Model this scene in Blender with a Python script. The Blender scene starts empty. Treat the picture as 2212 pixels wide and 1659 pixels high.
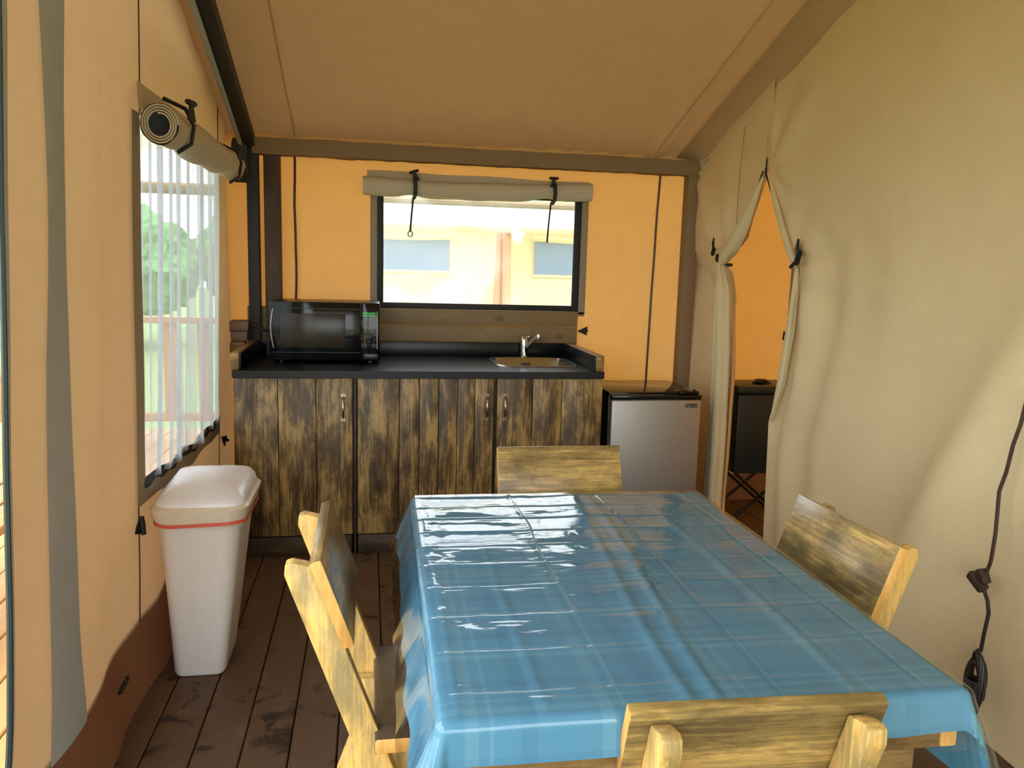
import bpy, bmesh, math, random
from mathutils import Vector, Matrix, noise, Euler
random.seed(7)
sc = bpy.context.scene
C = sc.collection
# ------------------------------------------------------------------ camera
F_PX, YAW, PITCH, ROLL, CAM_H = 1719.4, .1795, .1442, .0277, 1.396
cam_d = bpy.data.cameras.new('camera'); cam = bpy.data.objects.new('camera', cam_d); C.objects.link(cam)
cam_d.sensor_width = 36.0; cam_d.lens = F_PX / 2212 * 36.0; cam_d.clip_start = .02; cam_d.clip_end = 200
_f = Vector((math.sin(YAW)*math.cos(PITCH), math.cos(YAW)*math.cos(PITCH), -math.sin(PITCH)))
_r = Vector((math.cos(YAW), -math.sin(YAW), 0)); _u = _r.cross(_f)
_r2 = math.cos(ROLL)*_r + math.sin(ROLL)*_u; _u2 = -math.sin(ROLL)*_r + math.cos(ROLL)*_u
_m = Matrix((_r2, _u2, -_f)).transposed().to_4x4(); _m.translation = Vector((0, 0, CAM_H)); cam.matrix_world = _m
sc.camera = cam
# ------------------------------------------------------------------ sky, sun, exposure
W = bpy.data.worlds.new('sky'); sc.world = W; W.use_nodes = True
_bg = W.node_tree.nodes['Background']; _bg.inputs[0].default_value = (.93, .97, 1.0, 1); _bg.inputs[1].default_value = 4.2
sun_d = bpy.data.lights.new('sun', 'SUN'); sun_d.energy = 2.0; sun_d.angle = math.radians(4); sun_d.color = (1, .94, .84)
sun = bpy.data.objects.new('sun', sun_d); C.objects.link(sun)
sun.rotation_euler = Vector((-.25, .30, -.92)).to_track_quat('-Z', 'Y').to_euler()
vs = sc.view_settings
vs.view_transform = 'Standard'; vs.look = 'None'; vs.exposure = 0.36; vs.gamma = 1.0; vs.use_curve_mapping = False
sc.cycles.max_bounces = 10; sc.cycles.diffuse_bounces = 5; sc.cycles.transparent_max_bounces = 14
sc.cycles.sample_clamp_indirect = 6.0

# ------------------------------------------------------------------ helpers
def s2l(c):
    return tuple((v/255/12.92 if v/255 <= .04045 else ((v/255+.055)/1.055)**2.4) for v in c) + (1.0,)
class NT:
    def __init__(s, name):
        s.m = bpy.data.materials.new(name); s.m.use_nodes = True; s.t = s.m.node_tree; s.t.nodes.clear()
        s.out = s.t.nodes.new('ShaderNodeOutputMaterial')
    def n(s, typ, ins=None, **kw):
        nd = s.t.nodes.new('ShaderNode'+typ)
        for k, v in kw.items(): setattr(nd, k, v)
        for k, v in (ins or {}).items():
            if isinstance(v, bpy.types.NodeSocket): s.t.links.new(v, nd.inputs[k])
            else: nd.inputs[k].default_value = v
        return nd
    def surf(s, sock): s.t.links.new(sock, s.out.inputs['Surface']); return s.m
    def mix(s, fac, a, b, blend='MIX'):
        nd = s.t.nodes.new('ShaderNodeMix'); nd.data_type = 'RGBA'; nd.blend_type = blend
        for i, v in ((0, fac), (6, a), (7, b)):
            if isinstance(v, bpy.types.NodeSocket): s.t.links.new(v, nd.inputs[i])
            else: nd.inputs[i].default_value = v
        return nd.outputs[2]
    def ramp(s, fac, stops):
        nd = s.n('ValToRGB', {0: fac}); e = nd.color_ramp.elements
        while len(e) < len(stops): e.new(.5)
        for i, (p, c) in enumerate(stops):
            e[i].position = p; e[i].color = c if len(c) == 4 else tuple(c)+(1,)
        return nd.outputs[0]
    def math(s, op, a, b=0.0):
        return s.n('Math', {0: a, 1: b}, operation=op).outputs[0]
def schlick(t, f0=.04, normal=None, gain=1.0):
    g = t.n('NewGeometry'); d = t.n('VectorMath', {0: normal if normal is not None else g.outputs['Normal'], 1: g.outputs['Incoming']}, operation='DOT_PRODUCT')
    k = t.math('SUBTRACT', 1.0, t.math('MINIMUM', t.math('ABSOLUTE', d.outputs['Value']), 1.0))
    p5 = t.math('POWER', k, 5.0); f = t.math('ADD', t.math('MULTIPLY', p5, 1-f0), f0)
    return t.math('MINIMUM', t.math('MULTIPLY', f, gain), 1.0)
def plain(name, rgb, rough=.6, metal=0.0, spec=.5, emit=None, bump=0.0, bscale=60):
    t = NT(name); ins = {'Base Color': s2l(rgb), 'Roughness': rough, 'Metallic': metal, 'Specular IOR Level': spec}
    if emit: ins['Emission Color'] = s2l(emit[0]); ins['Emission Strength'] = emit[1]
    tc = t.n('TexCoord')
    nz = t.n('TexNoise', {'Vector': tc.outputs['Object'], 'Scale': bscale, 'Detail': 4.0})
    ins['Base Color'] = t.mix(.12, s2l(rgb), t.mix(nz.outputs[0], (0, 0, 0, 1), s2l(rgb)))
    p = t.n('BsdfPrincipled', ins)
    if bump:
        b = t.n('Bump', {'Strength': bump, 'Height': nz.outputs[0], 'Distance': .002}); t.t.links.new(b.outputs[0], p.inputs['Normal'])
    return t.surf(p.outputs[0])
def canvas(name, diff, trans, fac, blot=.15):
    """woven tent canvas: part diffuse, part translucent"""
    t = NT(name); tc = t.n('TexCoord')
    nz = t.n('TexNoise', {'Vector': tc.outputs['Object'], 'Scale': 9.0, 'Detail': 7.0, 'Roughness': .65})
    mp = t.n('Mapping', {'Vector': tc.outputs['Object'], 'Scale': (700, 700, 90)})
    w1 = t.n('TexNoise', {'Vector': mp.outputs[0], 'Scale': 1.0, 'Detail': 1.0})
    mp2 = t.n('Mapping', {'Vector': tc.outputs['Object'], 'Scale': (90, 90, 700)})
    w2 = t.n('TexNoise', {'Vector': mp2.outputs[0], 'Scale': 1.0, 'Detail': 1.0})
    wv = t.math('ADD', t.math('MULTIPLY', w1.outputs[0], .5), t.math('MULTIPLY', w2.outputs[0], .5))
    k = t.math('ADD', t.math('MULTIPLY', nz.outputs[0], blot), t.math('MULTIPLY', wv, .30))
    k = t.math('ADD', k, 1.0-.15-blot*.5)
    dk = t.mix(1.0, s2l(diff), k, 'MULTIPLY'); tk = t.mix(1.0, s2l(trans), k, 'MULTIPLY')
    bp = t.n('Bump', {'Strength': .12, 'Height': wv, 'Distance': .001})
    d = t.n('BsdfDiffuse', {'Color': dk, 'Normal': bp.outputs[0]}); tr = t.n('BsdfTranslucent', {'Color': tk})
    return t.surf(t.n('MixShader', {0: fac, 1: d.outputs[0], 2: tr.outputs[0]}).outputs[0])
def wood(name, dark, mid, light, axis='Z', patch=.5, grain=1.0, rough=.45, scale=1.0, soft=.12, spec=.4, blot=0.0, coat=0.0):
    """brush-stained pine: dark stain with rubbed pale patches streaked along the grain"""
    t = NT(name); tc = t.n('TexCoord'); oi = t.n('ObjectInfo')
    off = t.n('Combine' + 'XYZ', {0: t.math('MULTIPLY', oi.outputs['Random'], 37.0), 1: t.math('MULTIPLY', oi.outputs['Random'], 91.0), 2: t.math('MULTIPLY', oi.outputs['Random'], 53.0)})
    v = t.n('VectorMath', {0: tc.outputs['Object'], 1: off.outputs[0]}, operation='ADD').outputs[0]
    def stretch(a, b):
        s3 = [b*scale]*3; s3['XYZ'.index(axis)] = a*scale
        return t.n('Mapping', {'Vector': v, 'Scale': tuple(s3)}).outputs[0]
    fine = t.n('TexNoise', {'Vector': stretch(6, 150), 'Scale': 1.0, 'Detail': 4.0, 'Roughness': .7})
    band = t.n('TexNoise', {'Vector': stretch(2.2, 22), 'Scale': 1.0, 'Detail': 3.0, 'Distortion': .6})
    big = t.n('TexNoise', {'Vector': stretch(4.2, 13.0), 'Scale': 1.0, 'Detail': 9.0, 'Roughness': .72, 'Distortion': .3})
    knots = t.n('TexVoronoi', {'Vector': stretch(5.0, 9.5), 'Scale': 1.0, 'Randomness': 1.0})
    kn = t.ramp(knots.outputs['Distance'], [(.04, (1, 1, 1)), (.22, (0, 0, 0))])
    f = t.math('ADD', t.math('MULTIPLY', big.outputs[0], .62), t.math('MULTIPLY', fine.outputs[0], .30*grain))
    f = t.math('ADD', f, t.math('MULTIPLY', band.outputs[0], .25*grain))
    lo = .86 - patch*.5
    col = t.ramp(f, [(max(0, lo-soft), s2l(dark)), (lo, s2l(mid)), (min(1, lo+soft), s2l(light))])
    col = t.mix(t.math('MULTIPLY', kn, .7), col, s2l(tuple(x*.6 for x in dark)))
    if blot:
        b2 = t.n('TexNoise', {'Vector': v, 'Scale': 7.0, 'Detail': 5.0, 'Roughness': .6, 'Distortion': .5})
        bm_ = t.ramp(b2.outputs[0], [(.57, (0, 0, 0)), (.63, (1, 1, 1))])
        col = t.mix(t.math('MULTIPLY', bm_, blot), col, s2l(tuple(x*.35 for x in dark)))
    bp = t.n('Bump', {'Strength': .25, 'Height': f, 'Distance': .0015})
    p = t.n('BsdfPrincipled', {'Base Color': col, 'Roughness': rough, 'Specular IOR Level': spec, 'Normal': bp.outputs[0], 'Coat Weight': coat, 'Coat Roughness': .25})
    return t.surf(p.outputs[0])

class MB:
    """collects geometry for ONE mesh object"""
    def __init__(s): s.bm = bmesh.new()
    def box(s, a, b, bev=0.0, seg=2, M=None, mi=0):
        x0, y0, z0 = a; x1, y1, z1 = b
        t = bmesh.new(); bmesh.ops.create_cube(t, size=1.0)
        for v in t.verts: v.co = Vector(((v.co.x+.5)*(x1-x0)+x0, (v.co.y+.5)*(y1-y0)+y0, (v.co.z+.5)*(z1-z0)+z0))
        if bev: bmesh.ops.bevel(t, geom=list(t.edges), offset=bev, segments=seg, profile=.5, affect='EDGES')
        s.add(t, M, mi); return s
    def prism(s, prof, w0, w1, ax='X', bev=0.0, M=None, mi=0, cap_mi=None):
        """extrude a 2D profile along ax; profile coords are the other two axes in order"""
        t = bmesh.new()
        def P(p, w):
            return Vector((w, p[0], p[1])) if ax == 'X' else Vector((p[0], w, p[1])) if ax == 'Y' else Vector((p[0], p[1], w))
        A = [t.verts.new(P(p, w0)) for p in prof]; B = [t.verts.new(P(p, w1)) for p in prof]; n = len(prof)
        caps = [t.faces.new(A[::-1]), t.faces.new(B)]
        for i in range(n): t.faces.new((A[i], A[(i+1) % n], B[(i+1) % n], B[i]))
        bmesh.ops.recalc_face_normals(t, faces=list(t.faces))
        if cap_mi is not None:
            for f in t.faces: f.material_index = mi
            for f in caps: f.material_index = cap_mi
            mi = None
        if bev: bmesh.ops.bevel(t, geom=list(t.edges), offset=bev, segments=2, profile=.5, affect='EDGES')
        s.add(t, M, mi); return s
    def tube(s, pts, r, seg=8, closed=False, cap=True, M=None, mi=0, flat=1.0):
        t = bmesh.new(); pts = [Vector(p) for p in pts]; n = len(pts); rings = []
        rr = r if isinstance(r, (list, tuple)) else [r]*n
        up = None
        for i, p in enumerate(pts):
            a = pts[(i-1) % n] if closed or i > 0 else p; b = pts[(i+1) % n] if closed or i < n-1 else p
            d = (b-a).normalized() if (b-a).length > 1e-9 else Vector((0, 0, 1))
            if up is None: up = Vector((0, 0, 1)) if abs(d.z) < .9 else Vector((1, 0, 0))
            q = d.cross(up)
            if q.length < 1e-4: q = d.orthogonal()
            q.normalize(); w = q.cross(d).normalized(); up = w
            rings.append([t.verts.new(p + rr[i]*(math.cos(2*math.pi*k/seg)*q + flat*math.sin(2*math.pi*k/seg)*w)) for k in range(seg)])
        for i in range(n if closed else n-1):
            A, B = rings[i], rings[(i+1) % n]
            for k in range(seg): t.faces.new((A[k], A[(k+1) % seg], B[(k+1) % seg], B[k]))
        if cap and not closed: t.faces.new(rings[0][::-1]); t.faces.new(rings[-1])
        bmesh.ops.recalc_face_normals(t, faces=list(t.faces))
        s.add(t, M, mi); return s
    def lathe(s, prof, seg=24, M=None, mi=0):
        t = bmesh.new(); rings = []
        for r, z in prof: rings.append([t.verts.new((r*math.cos(2*math.pi*k/seg), r*math.sin(2*math.pi*k/seg), z)) for k in range(seg)])
        for A, B in zip(rings, rings[1:]):
            for k in range(seg): t.faces.new((A[k], A[(k+1) % seg], B[(k+1) % seg], B[k]))
        t.faces.new(rings[0][::-1]); t.faces.new(rings[-1])
        bmesh.ops.recalc_face_normals(t, faces=list(t.faces)); s.add(t, M, mi); return s
    def grid(s, fn, nu, nv, skip=None, mi=0, M=None):
        t = bmesh.new(); V = [[t.verts.new(fn(i/nu, j/nv)) for j in range(nv+1)] for i in range(nu+1)]
        for i in range(nu):
            for j in range(nv):
                if skip and skip(i, j): continue
                t.faces.new((V[i][j], V[i+1][j], V[i+1][j+1], V[i][j+1]))
        for v in [v for v in t.verts if not v.link_faces]: t.verts.remove(v)
        s.add(t, M, mi); return s
    def loft(s, rings, cap=(True, True), M=None, mi=0):
        t = bmesh.new(); R = [[t.verts.new(p) for p in r] for r in rings]; n = len(R[0])
        for A, B in zip(R, R[1:]):
            for k in range(n): t.faces.new((A[k], A[(k+1) % n], B[(k+1) % n], B[k]))
        if cap[0]: t.faces.new(R[0][::-1])
        if cap[1]: t.faces.new(R[-1])
        bmesh.ops.recalc_face_normals(t, faces=list(t.faces)); s.add(t, M, mi); return s
    def add(s, t, M=None, mi=0):
        if M is not None: t.transform(M)
        if mi is not None and mi:
            for f in t.faces: f.material_index = mi
        me = bpy.data.meshes.new('tmp'); t.to_mesh(me); t.free(); s.bm.from_mesh(me); bpy.data.meshes.remove(me)
    def ends(s, ax, mi=1):
        k = 'XYZ'.index(ax); s.bm.normal_update()
        for f in s.bm.faces:
            if abs(f.normal[k]) > .9: f.material_index = mi
        return s
    def mesh(s, name, mats, smooth=True):
        me = bpy.data.meshes.new(name); s.bm.to_mesh(me); s.bm.free()
        for m in (mats if isinstance(mats, (list, tuple)) else [mats]): me.materials.append(m)
        if smooth:
            me.polygons.foreach_set('use_smooth', [True]*len(me.polygons))
            try: me.set_sharp_from_angle(angle=math.radians(35))
            except Exception: pass
        return me
    def build(s, name, mats, parent=None, smooth=True): return link(name, s.mesh(name, mats, smooth), parent)
def link(name, me, parent=None, loc=None, rot=None):
    o = bpy.data.objects.new(name, me); C.objects.link(o)
    if parent is not None: o.parent = parent
    if loc is not None: o.location = loc
    if rot is not None: o.rotation_euler = rot
    return o
def tag(o, label, cat, group=None):
    o['label'] = label; o['category'] = cat
    if group: o['group'] = group
    return o
def thing(name, label, cat, loc=(0, 0, 0), rz=0.0, group=None):
    o = link(name, None, None, loc, (0, 0, rz)); return tag(o, label, cat, group)
def struct(o, label=None):
    o['kind'] = 'structure'
    if label: o['label'] = label
    return o
def rrect(x0, x1, y0, y1, r, z, n=6):
    pts = []
    for cx, cy, a0 in ((x1-r, y1-r, 0), (x0+r, y1-r, 90), (x0+r, y0+r, 180), (x1-r, y0+r, 270)):
        for k in range(n+1):
            a = math.radians(a0 + 90*k/n); pts.append((cx+r*math.cos(a), cy+r*math.sin(a), z))
    return pts
def fbm(x, y, z=0.0): return noise.fractal(Vector((x, y, z)), 1.0, 2.0, 4)
def ns(x, y, z=0.0): return noise.noise(Vector((x, y, z)))
def lerp(a, b, t): return a+(b-a)*t
def interp(tab, x):
    if x <= tab[0][0]: return tab[0][1]
    for (a, p), (b, q) in zip(tab, tab[1:]):
        if x <= b:
            t = (x-a)/(b-a); return p+(q-p)*t
    return tab[-1][1]
def sstep(a, b, x):
    t = max(0, min(1, (x-a)/(b-a))); return t*t*(3-2*t)
def text_mesh(body, size, mat, extrude=.0004, align='CENTER'):
    cu = bpy.data.curves.new('lettering', 'FONT'); cu.body = body; cu.size = size; cu.extrude = extrude; cu.align_x = align; cu.align_y = 'CENTER'; cu.resolution_u = 3
    o = bpy.data.objects.new('lettering', cu); C.objects.link(o)
    dg = bpy.context.evaluated_depsgraph_get(); me = bpy.data.meshes.new_from_object(o.evaluated_get(dg))
    C.objects.unlink(o); bpy.data.objects.remove(o); bpy.data.curves.remove(cu)
    me.materials.clear(); me.materials.append(mat); return me
FACE = (math.pi/2, 0, 0)      # lettering that faces -Y
# ------------------------------------------------------------------ materials
M = {}
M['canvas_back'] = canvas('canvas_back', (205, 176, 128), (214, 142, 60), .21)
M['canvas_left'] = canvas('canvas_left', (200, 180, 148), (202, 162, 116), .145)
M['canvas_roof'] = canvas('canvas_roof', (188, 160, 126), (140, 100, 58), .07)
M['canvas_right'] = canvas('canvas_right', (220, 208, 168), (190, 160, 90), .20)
M['canvas_trim'] = canvas('canvas_trim', (140, 118, 90), (70, 55, 40), .05)
M['canvas_border'] = canvas('canvas_border', (160, 150, 134), (140, 128, 110), .16)
M['canvas_flap'] = canvas('canvas_flap', (196, 186, 164), (150, 120, 80), .06)
M['strip_grey'] = canvas('strip_grey', (182, 190, 194), (160, 150, 128), .16)
M['awning'] = canvas('awning', (225, 215, 190), (235, 220, 180), .5)
M['neighbour_canvas'] = canvas('neighbour_canvas', (196, 184, 150), (200, 180, 120), .1)
M['skirt'] = canvas('skirt', (112, 84, 64), (120, 72, 46), .08)
M['post_brown'] = wood('post_brown', (66, 50, 40), (92, 70, 54), (110, 88, 66), 'Z', .45, .7, .6)
M['post_dark'] = wood('post_dark', (44, 42, 46), (60, 56, 56), (78, 70, 64), 'Z', .45, .7, .6)
M['cab'] = wood('cab', (50, 38, 24), (94, 75, 45), (168, 140, 86), 'Z', .53, 1.1, .40, 1.0, .11)
M['cab_dark'] = wood('cab_dark', (44, 34, 22), (70, 54, 34), (100, 80, 50), 'X', .42, 1.0, .5)
M['splash'] = wood('splash', (126, 108, 76), (142, 124, 88), (158, 138, 100), 'X', .5, .6, .5)
M['chair'] = wood('chair', (98, 82, 50), (142, 120, 72), (204, 170, 100), 'X', .52, 1.0, .32, 1.0, .10, .5, 0, .8)
M['chair_z'] = wood('chair_z', (150, 132, 86), (182, 154, 94), (226, 184, 104), 'Z', .60, 1.0, .42, 1.2, .08, .5)
M['seat'] = wood('seat', (74, 64, 48), (100, 86, 62), (126, 108, 74), 'X', .42, .8, .32, 1.0, .14, .6, 0, .35)
M['raw'] = wood('raw', (196, 144, 72), (222, 172, 94), (238, 196, 122), 'Z', .55, .8, .55)
M['table'] = wood('table', (92, 70, 38), (134, 106, 60), (180, 146, 88), 'X', .5, 1.0, .45)
M['floor'] = wood('floor', (90, 69, 51), (108, 85, 64), (128, 102, 77), 'Y', .46, .6, .55, 1.0, .16, .35, .85)
M['deck'] = wood('deck', (190, 150, 96), (214, 178, 122), (232, 204, 152), 'Y', .5, .6, .6)
M['deck_post'] = wood('deck_post', (188, 142, 92), (210, 168, 116), (226, 190, 140), 'Z', .5, .6, .6)
M['black_top'] = plain('black_top', (7, 11, 16), .30, 0, .32, None, .15, 220)
M['black_gloss'] = plain('black_gloss', (6, 11, 15), .10, 0, .35)
M['black_matte'] = plain('black_matte', (16, 18, 20), .45)
M['black_plastic'] = plain('black_plastic', (14, 22, 28), .32)
M['black_tape'] = plain('black_tape', (16, 20, 24), .6)
M['oven_window'] = plain('oven_window', (50, 45, 38), .20, 0, .3)
M['roll_hollow_shade'] = plain('roll_hollow_shade', (58, 62, 70), .8)  # shade inside the hollow canvas roll, put into the colour
M['chrome'] = plain('chrome', (225, 228, 232), .07, 1.0)
M['steel'] = plain('steel', (176, 172, 160), .24, 1.0)
M['handle_metal'] = plain('handle_metal', (176, 164, 138), .26, 1.0)
M['silver_door'] = plain('silver_door', (168, 166, 162), .42, .75)
M['white_plastic'] = plain('white_plastic', (226, 222, 216), .35)
M['white_lid'] = plain('white_lid', (236, 238, 246), .28)
M['bag'] = plain('bag', (222, 212, 192), .3, 0, .5, None, .6, 40)
M['red_tie'] = plain('red_tie', (216, 96, 78), .4)
M['print_white'] = plain('print_white', (170, 180, 184), .6)
M['led'] = plain('led', (10, 80, 20), .5, 0, .5, ((30, 230, 60), .8))
M['cord_black'] = plain('cord_black', (30, 24, 20), .5)
M['cord_brown'] = plain('cord_brown', (64, 46, 36), .45)
M['tape'] = plain('tape', (214, 176, 120), .7)
M['chest'] = plain('chest', (26, 40, 42), .4)
M['box_brown'] = plain('box_brown', (116, 92, 74), .6)
M['pole_wood'] = wood('pole_wood', (176, 116, 80), (200, 140, 100), (214, 164, 124), 'Z', .5, .6, .6)
M['grass'] = plain('grass', (128, 150, 84), .9)
M['leaf'] = plain('leaf', (110, 160, 100), .8, 0, .3, None, 1.0, 6)
M['blue_window'] = plain('blue_window', (84, 108, 140), .3)
M['lamp_white'] = plain('lamp_white', (235, 240, 245), .3)
# clear PVC pane / sheer curtain / plastic cover / blue cloth
t = NT('clear_pvc'); fr = schlick(t, .04, None, 1.4)
tcn = t.n('TexCoord'); hz = t.n('TexNoise', {'Vector': tcn.outputs['Object'], 'Scale': 5.0, 'Detail': 5.0})
tr = t.n('BsdfTransparent', {'Color': (.95, .96, .97, 1)}); gl = t.n('BsdfGlossy', {'Color': (1, 1, 1, 1), 'Roughness': .08})
df = t.n('BsdfTranslucent', {'Color': (.9, .9, .88, 1)})
a = t.n('MixShader', {0: t.math('MULTIPLY', hz.outputs[0], .14), 1: tr.outputs[0], 2: df.outputs[0]})
M['clear_pvc'] = t.surf(t.n('MixShader', {0: fr, 1: a.outputs[0], 2: gl.outputs[0]}).outputs[0])
t = NT('sheer'); tcn = t.n('TexCoord')
mp = t.n('Mapping', {'Vector': tcn.outputs['Object'], 'Scale': (400, 400, 60)})
hz = t.n('TexNoise', {'Vector': mp.outputs[0], 'Scale': 1.0})
tr = t.n('BsdfTransparent', {'Color': (.93, .96, 1, 1)}); df = t.n('BsdfDiffuse', {'Color': (.46, .52, .60, 1)}); tl = t.n('BsdfTranslucent', {'Color': (.34, .40, .48, 1)})
b = t.n('MixShader', {0: .45, 1: df.outputs[0], 2: tl.outputs[0]})
lw = t.n('LayerWeight', {'Blend': .35})
fac = t.math('ADD', t.math('ADD', t.math('MULTIPLY', lw.outputs['Facing'], .5), .30), t.math('MULTIPLY', hz.outputs[0], .42))
c_ = t.n('MixShader', {0: fac, 1: tr.outputs[0], 2: b.outputs[0]})
gl = t.n('BsdfGlossy', {'Roughness': .15}); M['sheer'] = t.surf(t.n('MixShader', {0: .05, 1: c_.outputs[0], 2: gl.outputs[0]}).outputs[0])
t = NT('plastic_cover'); tcn = t.n('TexCoord')
n1 = t.n('TexNoise', {'Vector': t.n('Mapping', {'Vector': tcn.outputs['Object'], 'Scale': (3, 14, 3)}).outputs[0], 'Scale': 1.6, 'Detail': 5.0, 'Roughness': .6})
bp = t.n('Bump', {'Strength': .12, 'Height': n1.outputs[0], 'Distance': .004})
fr = schlick(t, .045, bp.outputs[0], 1.3)
tr = t.n('BsdfTransparent', {'Color': (.97, .975, .98, 1)}); gl = t.n('BsdfGlossy', {'Roughness': .075, 'Normal': bp.outputs[0]})
M['plastic_cover'] = t.surf(t.n('MixShader', {0: fr, 1: tr.outputs[0], 2: gl.outputs[0]}).outputs[0])
t = NT('blue_cloth'); tcn = t.n('TexCoord'); sx = t.n('SeparateXYZ', {0: tcn.outputs['UV']})
def stripes(sock, period, lo, hi):
    m = t.math('MODULO', t.math('ADD', sock, 10.0), period)
    return t.math('MULTIPLY', t.math('GREATER_THAN', m, lo), t.math('LESS_THAN', m, hi))
u, v = sx.outputs[0], sx.outputs[1]
st = t.math('ADD', stripes(u, .20, .02, .04), stripes(u, .20, .055, .062))
st = t.math('ADD', st, t.math('ADD', stripes(v, .16, .02, .035), stripes(v, .16, .05, .056)))
dk = t.math('ADD', stripes(u, .20, .10, .125), stripes(v, .16, .09, .11))
col = t.mix(t.math('MULTIPLY', st, .22), s2l((88, 150, 184)), s2l((134, 186, 208)))
col = t.mix(t.math('MULTIPLY', dk, .16), col, s2l((50, 112, 150)))
wv = t.n('TexNoise', {'Vector': tcn.outputs['Object'], 'Scale': 600.0}); bp = t.n('Bump', {'Strength': .1, 'Height': wv.outputs[0], 'Distance': .001})
d = t.n('BsdfPrincipled', {'Base Color': col, 'Roughness': .8, 'Specular IOR Level': .2, 'Normal': bp.outputs[0]})
tl = t.n('BsdfTranslucent', {'Color': col}); M['blue_cloth'] = t.surf(t.n('MixShader', {0: .12, 1: d.outputs[0], 2: tl.outputs[0]}).outputs[0])

# ================================================================== THE SETTING
BY, XL, XR = 4.52, -.74, 1.86
def roof_z(y): return 2.06 + .33*(BY-y) if y > .6 else 2.06 + .33*(BY-.6) - .33*(.6-y)
# floor: long planks
fl = struct(MB().box((-.76, -2.3, -.07), (3.4, 4.56, -.032)).build('floor', M['black_matte']), 'dark brown stained wooden plank floor of the tent')
pm = MB().box((0, -2.3, -.032), (.1315, 4.54, 0), .003, 1).mesh('plank', M['floor'])
k = 0
x = -.7655 + .0
while x < 3.3:
    link('plank', pm, fl, (x, 0, 0)); x += .1355
# back wall with window opening
WX0, WX1, WZ0, WZ1 = .055, 1.185, 1.185, 1.80
xs = [-.80, -.46, -.2] + [WX0 + (WX1-WX0)*i/12 for i in range(13)] + [1.4, 1.62, 1.86, 2.2, 2.6, 3.0, 3.4]
zs = [.16, .4, .7, 1.0] + [WZ0 + (WZ1-WZ0)*i/8 for i in range(9)] + [1.95, 2.07]
def subdiv(a, d):
    o = []
    for p, q in zip(a, a[1:]):
        n = max(1, int(math.ceil((q-p)/d))); o += [lerp(p, q, i/n) for i in range(n)]
    return o + [a[-1]]
xs = subdiv(xs, .05); zs = subdiv(zs, .05)
def back_pt(u, v):
    x = xs[round(u*(len(xs)-1))]; z = zs[round(v*(len(zs)-1))]
    inw = WX0-.02 < x < WX1+.02 and WZ0-.02 < z < WZ1+.02
    return (x, BY + (0 if inw else .006*fbm(x*2.2, z*1.3, 3) + .003*math.sin(x*14+ns(x, z)*3)*ns(x*2, z*2, 7)), z)
def back_skip(i, j):
    x = (xs[i]+xs[i+1])/2; z = (zs[j]+zs[j+1])/2
    return WX0 < x < WX1 and WZ0 < z < WZ1
wb = struct(MB().grid(back_pt, len(xs)-1, len(zs)-1, back_skip).build('wall_back', M['canvas_back']), 'orange glowing canvas back wall')
MB().grid(lambda u, v: (lerp(-.8, 3.4, u), BY+.004 - .02*(1-v), lerp(-.03, .17, v)), 40, 3).build('skirt', M['skirt'], wb)
# left wall (v = y at z 1; leans .1 per metre)
HEM = .21
V0, WV0, WV1, V1 = 1.735, 2.765, 4.10, 4.62
vsn = subdiv([V0, WV0, WV1, V1], .045)
def win_bot(v):
    t_ = (v-WV0)/(WV1-WV0); return .672 - .045*t_ + .012*math.sin(t_*19)*math.sin(math.pi*t_) - .02*math.sin(math.pi*t_)
def win_top(v): return 1.86
NZ1, NZ2, NZ3 = 10, 22, 16
def left_x(v, z):
    w = sstep(WV0-.02, WV0-.15, v) + sstep(WV1, WV1+.2, v) + .35
    x = XL + .008*fbm(v*2.0, z*.6, 1) + .018*w*math.sin(v*17+ns(v, z*.5, 4)*2.2)*ns(v*1.5, z*.6, 9)
    x += .018*math.exp(-((v-1.95)/.12)**2)*ns(1.3, z*1.4, 2) - .012*math.exp(-((z-HEM)/.15)**2)*math.sin(v*8)
    return x
def hem_z(v): return HEM + .008*math.sin(v*5) + .006*ns(v*6, 0, 3)
def left_z(v, j):
    y = v + .1
    if j <= NZ1: return lerp(hem_z(v), win_bot(max(WV0, min(WV1, v))), j/NZ1)
    if j <= NZ1+NZ2: return lerp(win_bot(max(WV0, min(WV1, v))), win_top(v), (j-NZ1)/NZ2)
    return lerp(win_top(v), roof_z(v+.1)+.03, (j-NZ1-NZ2)/NZ3)
NZT = NZ1+NZ2+NZ3
def left_pt(u, w):
    v = vsn[round(u*(len(vsn)-1))]; z = left_z(v, round(w*NZT)); return (left_x(v, z), v+.1*(z-1), z)
def left_skip(i, j):
    v = (vsn[i]+vsn[i+1])/2; return WV0 < v < WV1 and NZ1 <= j < NZ1+NZ2
wl = struct(MB().grid(left_pt, len(vsn)-1, NZT, left_skip).build('wall_left', M['canvas_left']), 'pale orange glowing canvas wall beside the bin')
def on_left(v, z, off=.004): return (left_x(v, z)+off, v+.1*(z-1), z)
def skirt_pt(u, w):
    v = lerp(V0, V1, u); z = lerp(0.0, hem_z(v)+.015, w); b = 1-w
    return (left_x(v, z)-.004 + .038*b + .008*b*math.sin(v*9), v+.1*(z-1), z)
MB().grid(skirt_pt, 60, 5).build('skirt', M['skirt'], wl)
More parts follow.
